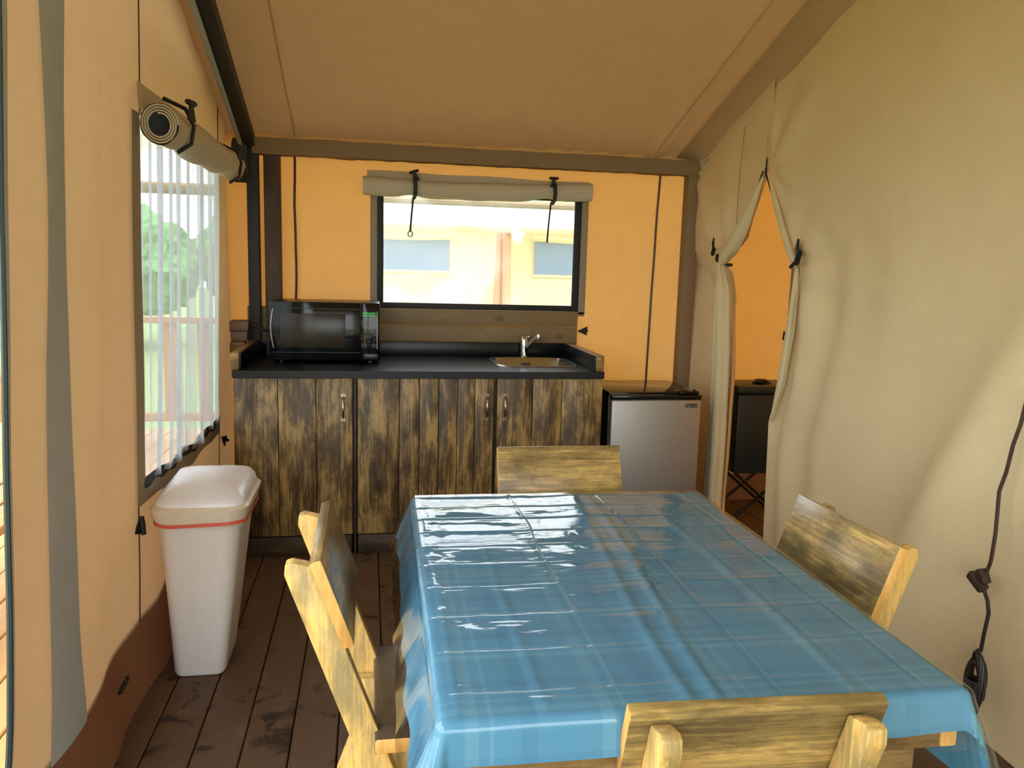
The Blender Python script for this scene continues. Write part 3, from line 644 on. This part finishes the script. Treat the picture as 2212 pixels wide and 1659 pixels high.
print_on('EXPRESS COOK', .2135, .1345, .0040)
for i, row in enumerate(('123', '456', '789')):
    for j, wd in enumerate(row): print_on(wd, .1915+.0222*j, .141-.0155*i, .0075)
print_on('0', .2137, .0945, .0075); print_on('STOP', .1915, .0905, .0052); print_on('START', .2365, .0905, .0052)
# outlet box with plug, at the left end of the worktop
ob = thing('outlet_box', 'brown flip cover outlet box above the left end of the worktop', 'outlet', (-.668, 4.36, .98))
MB().box((-.042, -.04, 0), (.042, .05, .052), .006).build('housing', M['box_brown'], ob)
MB().box((-.047, -.045, .055), (.05, .05, .108), .008).build('cover', M['box_brown'], ob)
MB().box((-.045, -.043, .051), (.046, .05, .056)).build('joint', M['black_matte'], ob)
MB().box((-.046, -.05, -.075), (.03, .05, -.001), .006).build('base_block', M['table'], ob)
cc = MB().tube([(-.62, 4.36, 1.068), (-.585, 4.35, 1.06), (-.56, 4.345, 1.045), (-.53, 4.35, 1.035), (-.49, 4.37, 1.05)], .0075, 8).build('power_cord', M['cord_black'])
tag(cc, 'short black power cord from outlet box to microwave', 'cord')
# fridge
fg = thing('mini_fridge', 'compact black refrigerator with a silver door', 'refrigerator', (1.45, 3.82, 0))
FW, FH = .242, .78
MB().box((-FW, .055, .02), (FW, .48, FH-.012), .006).build('body', M['black_plastic'], fg)
MB().box((-FW-.002, .045, FH-.012), (FW+.002, .485, FH+.004), .004).build('top_panel', M['black_gloss'], fg)
for x in (-.2, .2):
    for y in (.09, .44): MB().lathe([(.018, 0), (.018, .022)], 12, Matrix.Translation((x, y, 0))).build('foot', M['black_matte'], fg)
dr = MB().box((-FW, 0, .03), (FW, .05, FH-.028), .010, 3).build('door', M['silver_door'], fg)
MB().box((-FW, -.001, FH-.027), (FW, .05, FH-.005), .004).build('top_rail', M['black_gloss'], dr)
MB().box((.155, -.003, FH-.068), (.218, .001, FH-.050), .001).build('badge', M['black_matte'], dr)
o = link('lettering', text_mesh('Magic Chef', .0125, M['print_white']), dr, (.1865, -.0035, FH-.059), FACE)
hg = MB(); hg.box((.13, .02, FH-.004), (.235, .10, FH+.012), .005); hg.lathe([(.008, 0), (.008, .006), (.004, .008)], 12, Matrix.Translation((.215, .04, FH+.012))); hg.build('hinge_cover', M['black_gloss'], fg)
# ================================================================== BIN
bn = thing('trash_can', 'tall white plastic bin with domed lid and bag liner', 'trash can', (0, 0, 0))
def br(z, x0, x1, y0, y1, r, w=0.0):
    return [(x + w*fbm(x*30, y*30, zz*20), y + w*fbm(x*30+5, y*30, zz*20), zz) for x, y, zz in rrect(x0, x1, y0, y1, r, z, 7)]
MB().loft([br(.002, -.642, -.487, 2.668, 2.925, .03), br(.012, -.648, -.481, 2.66, 2.93, .035), br(.30, -.662, -.445, 2.64, 2.962, .045), br(.545, -.674, -.415, 2.62, 2.99, .055), br(.575, -.676, -.412, 2.618, 2.993, .055)]).build('body', M['white_plastic'], bn)
MB().loft([br(.538, -.685, -.405, 2.610, 3.0, .06, .004), br(.552, -.689, -.402, 2.606, 3.004, .06, .006), br(.575, -.696, -.394, 2.60, 3.01, .065, .006), br(.598, -.698, -.390, 2.598, 3.012, .065, .005), br(.606, -.690, -.398, 2.606, 3.004, .06, .003), br(.604, -.676, -.412, 2.62, 2.99, .055)], (False, False)).build('bag_liner', M['bag'], bn)
def tie(z): return [(x, y, z + .006*math.sin(x*22+y*9)) for x, y, _ in rrect(-.690, -.398, 2.604, 3.006, .06, 0, 7)]
MB().loft([tie(.541), tie(.553)], (False, False)).build('red_drawstring', M['red_tie'], bn)
def lid(z, k, dz=0): return [(x, y, z + dz*math.sin((y-2.6)/.4*math.pi) + .022*((y-2.6)/.4)*sstep(.605, .63, z)) for x, y, _ in rrect(-.686+k, -.402-k, 2.612+k, 3.0-k, max(.008, .06-k*.45), 0, 7)]
ld = MB().loft([lid(.600, .0), lid(.610, .0), lid(.620, .006, .006), lid(.630, .022, .012), lid(.636, .05, .016), lid(.639, .09, .018), lid(.640, .112, .018)]).build('lid', M['white_lid'], bn)

# ================================================================== TABLE, CLOTHS
TC = Vector(((.1063+.9375)/2, (1.0179+2.1448)/2, 0)); TW, TL, TROT = .8312-.020, 1.1269-.024, -.0164
tb = thing('dining_table', 'rectangular stained wooden dining table under the blue tablecloth', 'table', TC, TROT)
hx, hy = TW/2, TL/2
for i in range(5):
    a = -hx+.02+(TW-.04)*i/5; MB().box((a+.001, -hy+.024, .728), (a+(TW-.04)/5-.001, hy-.024, .758), .002).build('top_plank', M['table'], tb)
MB().box((-hx, -hy, .665), (hx-.03, -hy+.022, .758), .003).build('edge_board', M['table'], tb)
MB().box((-hx, hy-.022, .665), (hx-.03, hy, .758), .003).build('edge_board', M['table'], tb)
MB().box((-hx, -hy+.023, .665), (-hx+.019, hy-.023, .758), .003).build('edge_board', M['table'], tb)
MB().box((hx-.029, -hy, .665), (hx, hy, .758), .003).build('edge_board', M['raw'], tb)
for sx_ in (-1, 1):
    for sy_ in (-1, 1):
        cx, cy = sx_*(hx-.085), sy_*(hy-.085); MB().box((cx-.045, cy-.045, 0), (cx+.045, cy+.045, .728), .004).build('leg', M['table'], tb)
MB().box((-.04, -hy+.12, .18), (.04, hy-.12, .24), .003).build('stretcher', M['table'], tb)
def drape(x, y, z0, r, flare, amp, seed, w_=TW, l_=TL):
    """flat sheet coordinate -> draped point over the table top"""
    hx, hy = w_/2, l_/2
    cx = max(-hx, min(hx, x)); cy = max(-hy, min(hy, y)); ox, oy = x-cx, y-cy; o = math.hypot(ox, oy)
    if o < 1e-6: return Vector((x, y, z0))
    dx, dy = ox/o, oy/o; q = math.pi/2*r; flare = flare*abs(dx) + .04*abs(dy)
    if o < q: a_ = o/r; out, dz = r*math.sin(a_), r*(1-math.cos(a_))
    else: out, dz = r + (o-q)*flare, r + (o-q)
    s_ = (x*dy - y*dx)
    wav = amp*sstep(0, .12, o)*max(0, .7+ns(s_*9, 0, seed)*1.0 + .35*math.sin(s_*34+seed))
    out += wav + amp*.6*abs(ox*oy)/(o*o)*sstep(0, .1, o)*2
    return Vector((cx+dx*out, cy+dy*out, z0-dz))
def add_uv(me, f):
    uv = me.uv_layers.new(name='UVMap')
    for lp in me.loops: uv.data[lp.index].uv = f[lp.vertex_index]
CO = dict(l=.125, r=.215, n=.070, f=.10)     # overhang left, right, near, far
def sheet(name, z0, nu, nv, ext, height, r, flare, amp, seed, mat, side_amp=True):
    X0, X1, Y0, Y1 = -hx-ext['l'], hx+ext['r'], -hy-ext['n'], hy+ext['f']
    bm = bmesh.new(); U = []
    V = [[None]*(nv+1) for _ in range(nu+1)]
    for i in range(nu+1):
        for j in range(nv+1):
            x, y = lerp(X0, X1, i/nu), lerp(Y0, Y1, j/nv)
            p = drape(x, y, z0, r, flare, amp, seed); inside = sstep(0, .03, min(hx-abs(x), hy-abs(y)))
            p.z += height(x, y)*(.25+.75*inside) if inside > 0 else height(x, y)*.25*sstep(.03, 0, math.hypot(x-max(-hx, min(hx, x)), y-max(-hy, min(hy, y))))
            V[i][j] = bm.verts.new(p); U.append((x, y))
    bm.verts.index_update()
    for i in range(nu):
        for j in range(nv): bm.faces.new((V[i][j], V[i+1][j], V[i+1][j+1], V[i][j+1]))
    me = bpy.data.meshes.new(name); bm.to_mesh(me); bm.free(); me.materials.append(mat)
    me.polygons.foreach_set('use_smooth', [True]*len(me.polygons)); add_uv(me, U)
    return link(name, me, None, TC, (0, 0, TROT))
def ridge(d, w): return math.exp(-(d/w)**2)
def cloth_h(x, y):
    h = .0006*fbm(x*6, y*3, 2)
    for cx, k, w, hh in ((-.005, .028, .010, .0048), (.040, .030, .009, .0055), (-.26, .01, .008, .0028), (.225, .020, .008, .0030), (-.385, .004, .008, .0030)):
        h += hh*ridge(x-cx-k*math.sin(y*3.1+cx*9)-.012*y, w)
    return h
tc_ = tag(sheet('tablecloth', .7635, 150, 150, CO, cloth_h, .012, .30, .006, 5, M['blue_cloth']), 'blue plaid fabric tablecloth with pleated folds draped on the table', 'tablecloth')
# clear plastic cover: square fold creases, panels that sag or bulge between them
XC = [-.62, -.395, -.145, .105, .345, .62]; YCR = [-.66, -.50, -.37, -.235, -.10, .02, .135, .235, .335, .43, .52, .66]
random.seed(11); PT = {}
for i in range(len(XC)):
    for j in range(len(YCR)): PT[i, j] = (random.uniform(-.020, .020), random.uniform(-.026, .034), random.uniform(-.0035, .005))
def plast_h(x, y):
    xx = x + .010*ns(y*5, 1.0) ; yy = y + .006*ns(x*6, 2.0)
    i = max(k for k in range(len(XC)) if XC[k] <= max(xx, XC[0])); j = max(k for k in range(len(YCR)) if YCR[k] <= max(yy, YCR[0]))
    i = min(i, len(XC)-2); j = min(j, len(YCR)-2)
    u = (xx-XC[i])/(XC[i+1]-XC[i]); v = (yy-YCR[j])/(YCR[j+1]-YCR[j]); u = max(0, min(1, u)); v = max(0, min(1, v))
    tx, ty, b = PT[i, j]; wl_ = sstep(.3, -.3, x)       # crisper, livelier on the window side
    bub = (u*(1-u)*4)*(v*(1-v)*4)
    h = (b*bub + tx*(u-.5)*bub*.35 + ty*(v-.5)*bub*.22)*(.35+.65*wl_)
    e = min(u, 1-u)*(XC[i+1]-XC[i]); e2 = min(v, 1-v)*(YCR[j+1]-YCR[j])
    h += .0020*math.exp(-(e/.0042)**2) + (.0010+.0016*wl_)*math.exp(-(e2/.0042)**2)
    h += .0007*wl_*fbm(x*7, y*30, 9) + .0006*fbm(x*14, y*14, 19)
    sm = .0035*ridge(x-.018-.029*math.sin(y*3.1+.2)-.012*y, .06)      # spans loosely over the cloth pleats
    h += .0022*sstep(-.29, -.38, x)*fbm(x*26, y*11, 29) + .0016*sstep(.02, -.12, x)*max(0, fbm(x*5+3, y*13, 37))*sstep(.0, .25, y)
    return max(-.0008, h) + sm
PO = dict(l=.150, r=.200, n=.105, f=.14)
tp = tag(sheet('plastic_table_cover', .7692, 380, 420, PO, plast_h, .017, .36, .005, 8, M['plastic_cover']), 'clear creased plastic sheet laid over the blue tablecloth', 'table cover')

# ================================================================== CHAIRS
def make_chair(label):
    t_ = thing('dining_chair', label, 'chair', group='wooden chairs around the table')
    CW = .203; lean = math.radians(18.4)
    # slanted side posts that run from behind the back board down under the seat
    k = -.36
    def pl(z): return .112 + k*z
    prof = [(pl(0), 0), (pl(0)+.062, 0), (pl(.806)+.062, .806), (pl(.80)+.020, .8165), (pl(.797)+.006, .812), (pl(.786), .790)]
    for s_ in (-1, 1):
        cx = s_*(CW-.048)
        MB().prism(prof, cx-.016, cx+.016, 'X', .003, mi=0).build('post', [M['chair_z'], M['raw']], t_)
        MB().prism([(.31, 0), (.37, 0), (.345, .415), (.285, .415)], cx-.016, cx+.016, 'X', .003).build('leg', M['chair_z'], t_)
        cr = s_*(CW-.083)
        MB().prism([(-.075, .335), (-.045, .416), (.365, .416), (.365, .335)], cr-.016, cr+.016, 'X', .003).build('seat_rail', M['chair_z'], t_)
    MB().box((-CW, 0.004, .417), (CW, .405, .450), .004).ends('X').build('seat', [M['seat'], M['raw']], t_)
    # back board
    R = Matrix.Translation((0, pl(.735)+.063, .735)) @ Matrix.Rotation(lean+math.radians(1.4), 4, 'X')
    MB().box((-CW, .0, -.095), (CW, .024, .095), .003, 2, R).ends('X').build('backrest', [M['chair'], M['raw']], t_)
    MB().box((-CW+.05, .06, .12), (CW-.05, .09, .17), .003).build('stretcher', M['chair_z'], t_)
    return t_
def clone(src, label, loc, rz):
    r = src.copy(); C.objects.link(r); r.location = loc; r.rotation_euler = (0, 0, rz); r['label'] = label
    for ch in list(src.children):
        c_ = ch.copy(); C.objects.link(c_); c_.parent = r
    return r
ch = make_chair('wooden chair nearest the trash can, its grey seat showing')
ch.location = (.008, 1.705, 0); ch.rotation_euler = (0, 0, -math.pi/2)
clone(ch, 'wooden chair at the far table end in front of the cabinet', (.606, 2.35, 0), math.pi)
clone(ch, 'wooden chair with pale backrest beside the khaki canvas partition', (1.012, 1.655, 0), math.pi/2+.01)
clone(ch, 'wooden chair in the foreground seen from behind', (.556, 1.085, 0), -.045).scale = (.955, .955, .955)

# ================================================================== BEHIND THE SLIT, CORD
gc = thing('storage_chest', 'dark metal camp chest on folding legs behind the canvas slit', 'chest', (2.20, 4.17, 0))
MB().box((-.19, -.12, .29), (.19, .16, .74), .008).build('body', M['chest'], gc)
ldc = MB().box((-.195, -.125, .745), (.195, .165, .785), .006).build('lid', M['chest'], gc)
lt = MB(); lt.box((-.032, -.02, .786), (.032, .03, .812), .01); lt.tube([(-.052, 0, .790), (-.03, 0, .795)], .006, 8); lt.tube([(.03, 0, .795), (.052, 0, .790)], .006, 8); lt.lathe([(.009, 0), (.009, .008)], 10, Matrix.Translation((-.05, 0, .785))); lt.lathe([(.009, 0), (.009, .008)], 10, Matrix.Translation((.05, 0, .785)))
lt.build('latch', M['black_plastic'], ldc)
for y in (-.10, .14):
    MB().tube([(-.17, y, .29), (.17, y, 0.006)], .010, 8).build('leg', M['black_matte'], gc); MB().tube([(.17, y+.022, .29), (-.17, y+.022, 0.006)], .010, 8).build('leg', M['black_matte'], gc)
pc = thing('extension_cord', 'brown extension cord with plug hanging down the khaki partition', 'cord', (0, 0, 0))
cx_ = XR-.055
MB().tube([(cx_, 1.90, 1.10), (cx_, 1.915, 1.0), (cx_, 1.932, .939), (cx_, 1.945, .854), (cx_, 1.962, .794), (cx_, 1.957, .669), (cx_, 1.962, .58), (cx_, 1.972, .545)], .0055, 8).build('upper_cord', M['cord_brown'], pc)
MB().box((-.014, -.012, -.022), (.014, .012, .022), .004, 2, Matrix.Translation((cx_-.004, 1.979, .528)) @ Matrix.Rotation(-.5, 4, 'X')).box((-.014, -.03, -.014), (.014, .034, .014), .004, 2, Matrix.Translation((cx_-.006, 1.995, .503)) @ Matrix.Rotation(.5, 4, 'X')).build('plug', M['cord_brown'], pc)
MB().tube([(cx_-.004, 1.972, .492), (cx_, 1.957, .460), (cx_, 1.947, .425), (cx_, 1.955, .36), (cx_, 1.960, .30)], .0055, 8).build('lower_cord', M['cord_black'], pc)
bd = MB()
for k in range(7):
    ph = k*.9; pts = []
    for a in range(21):
        an = a/20*2*math.pi; pts.append((cx_-.012+.010*math.sin(ph+an), 1.955+(.026+.006*math.sin(ph))*math.sin(an), .21-.012*(k % 3)+(.085+.012*math.cos(ph))*math.cos(an)))
    bd.tube(pts[:-1], .0052, 6, closed=True)
for k in range(6): bd.tube([(cx_-.012+.022*math.cos(a*.55), 1.955+.03*math.sin(a*.55), .165+.009*k) for a in range(12)], .0052, 6, closed=True)
bd.build('coiled_bundle', M['cord_black'], pc)

# ================================================================== OUTSIDE
struct(MB().grid(lambda u, w: (lerp(-40, 40, u), lerp(-25, 55, w), -.40+.05*fbm(u*9, w*9)), 60, 60).build('ground', M['grass']), 'grassy ground outside')
dk_ = struct(MB().box((-3.3, -3.0, -.10), (-.78, 7.0, -.06)).build('deck', M['deck_post']), 'bright wooden deck outside the doorway')
pm = MB().box((0, -3.0, -.055), (.132, 7.0, -.02), .004, 1).mesh('deck_board', M['deck']); x = -3.28
while x < -.9: link('deck_board', pm, dk_, (x, 0, 0)); x += .138
aw = thing('deck_awning', 'cream canvas awning stretched above the deck outside', 'awning', (0, 0, 0))
MB().grid(lambda u, w: (lerp(-3.3, -.86, u), lerp(2.9, 6.2, w), lerp(2.05, 2.22, u)-.02*math.sin(u*math.pi)+.01*fbm(u*4, w*6)), 20, 40).build('canopy', M['awning'], aw)
MB().tube([(-3.36, 6.2, 1.905), (-.86, 6.2, 1.905)], .036, 10).build('end_beam', M['deck_post'], aw)
for x, y in ((-3.36, 6.2), (-3.36, 2.9), (-.86, 6.2)): MB().tube([(x, y, -.06), (x, y, 2.0)], .05, 10).build('post', M['deck_post'], aw)
def railing(label, p0, p1, nb):
    t_ = thing('deck_railing', label, 'railing', (0, 0, 0)); p0 = Vector(p0); p1 = Vector(p1); d = (p1-p0); ang = math.atan2(d.y, d.x); L = d.length
    T = Matrix.Translation(p0) @ Matrix.Rotation(ang, 4, 'Z')
    for z0, z1, w in ((.90, .95, .06), (.12, .19, .02)): MB().box((0, -w, z0), (L, w, z1), .004, 2, T).build('rail', M['deck_post'], t_)
    for i in range(nb): 
        x = L*(i+.5)/nb; MB().box((x-.05, -.012, .191), (x+.05, .012, .899), .003, 1, T).build('baluster', M['deck_post'], t_)
    for x in (0, L/2, L): MB().box((x-.045, -.05, -.02), (x+.045, .05, 1.02), .004, 1, T).build('rail_post', M['deck_post'], t_)
railing('wooden deck railing across the deck end seen through the left window', (-3.2, 6.6, 0), (-.9, 6.6, 0), 9)
railing('wooden deck railing along the outer deck side by the doorway', (-3.2, -2.5, 0), (-3.2, 6.45, 0), 22)
bc = thing('deck_bench', 'slatted wooden bench standing on the deck outside the doorway', 'bench', (-1.55, 3.25, -.02))
for k in range(4): MB().box((-.24+.125*k, -.5, .41), (-.13+.125*k, .5, .445), .004).build('seat_slat', M['deck_post'], bc)
for sx_ in (-.2, .2):
    for sy_ in (-.44, .44): MB().box((sx_-.035, sy_-.035, 0), (sx_+.035, sy_+.035, .409), .004).build('leg', M['deck_post'], bc)
for k in range(2): MB().box((-.30, -.5, .58+.14*k), (-.27, .5, .68+.14*k), .004).build('back_slat', M['deck_post'], bc)
for sy_ in (-.4, .4): MB().box((-.269, sy_-.035, .3), (-.235, sy_+.035, .84), .004).build('back_post', M['deck_post'], bc)
# eave pole in front of the back window, on two posts
ep = thing('eave_pole', 'grey wooden eave pole outside the top of the back window', 'pole', (0, 0, 0))
MB().tube([(-1.9, 5.6, 1.842), (4.2, 5.6, 1.842)], .030, 10).build('pole', M['splash'], ep)
for x in (-1.88, 4.18): MB().tube([(x, 5.6, -.42), (x, 5.6, 1.84)], .04, 10).build('post', M['splash'], ep)
# neighbouring tent
NY = 13.0; nt = thing('neighbour_tent', 'cream canvas neighbouring tent seen through the back window', 'tent', (0, 0, 0))
MB().grid(lambda u, w: (lerp(-1.5, 9, u), NY+.02*fbm(u*12, w*3), lerp(-.4, 2.05, w)), 60, 10).build('wall', M['neighbour_canvas'], nt)
MB().grid(lambda u, w: (lerp(-1.7, 9.4, u), lerp(NY-.75, NY+4, w), lerp(2.02, 4.1, w)+.02*fbm(u*9, w*5)), 50, 10).build('roof', M['awning'], nt)
MB().box((-1.7, NY-.80, 1.93), (9.4, NY-.74, 2.02), .01).build('eave_beam', M['deck'], nt)
for x0, x1, z0, z1 in ((-.35, 1.27, 1.33, 1.84), (2.67, 4.2, 1.31, 1.86), (6.2, 7.8, 1.3, 1.85)):
    wn = MB().box((x0, NY-.06, z0), (x1, NY-.03, z1)).build('window', M['blue_window'], nt)
    MB().box((x0-.05, NY-.055, z0-.05), (x1+.05, NY-.025, z0-.001), .004).build('sill_band', M['awning'], wn)
    MB().tube([(x0-.05+(x1-x0+.1)*k/12, NY-.10, z1+.03-.03*math.sin(k/12*math.pi)) for k in range(13)], .05, 10).build('rolled_flap', M['awning'], wn)
for a, b in (((1.96, NY-.5, -.42), (2.03, NY-.5, 2.0)), ((2.13, NY-.62, -.42), (2.10, NY-.62, 1.94))): MB().tube([a, b], .07, 12).build('pole', M['pole_wood'], nt)
sl = MB().tube([(2.16, NY-.80, 1.99), (2.20, NY-.86, 1.93), (2.23, NY-.95, 1.80)], [.05, .07, .065], 14).box((2.15, NY-.84, 1.90), (2.36, NY-.80, 1.94), .01).build('spotlight', M['lamp_white'], nt)
def tree(label, loc, r, seed):
    t_ = thing('tree', label, 'tree', loc, 0, 'trees beyond the deck')
    bm = bmesh.new(); bmesh.ops.create_icosphere(bm, subdivisions=5, radius=1)
    for v in bm.verts:
        n_ = v.co.normalized(); v.co = Vector((n_.x*r, n_.y*r, n_.z*r*.8+r*.75+.3))*1.0 + n_*r*(.22*fbm(n_.x*2+seed, n_.y*2, n_.z*2)+.10*ns(n_.x*9, n_.y*9+seed, n_.z*9))
    me = bpy.data.meshes.new('crown'); bm.to_mesh(me); bm.free(); me.materials.append(M['leaf']); link('crown', me, t_)
    MB().tube([(0, 0, -.45), (0, 0, 1.0)], [.16, .12], 10).build('trunk', M['deck_post'], t_)
tree('broad green tree beyond the deck end, left of the pair', (-4.75, 17, 0), 1.35, 1)
tree('rounded green tree beyond the deck end, right of the pair', (-2.75, 21.2, 0), 1.5, 5)
tree('green tree beyond the outer deck railing by the doorway', (-8.0, 16.5, 0), 1.4, 9)
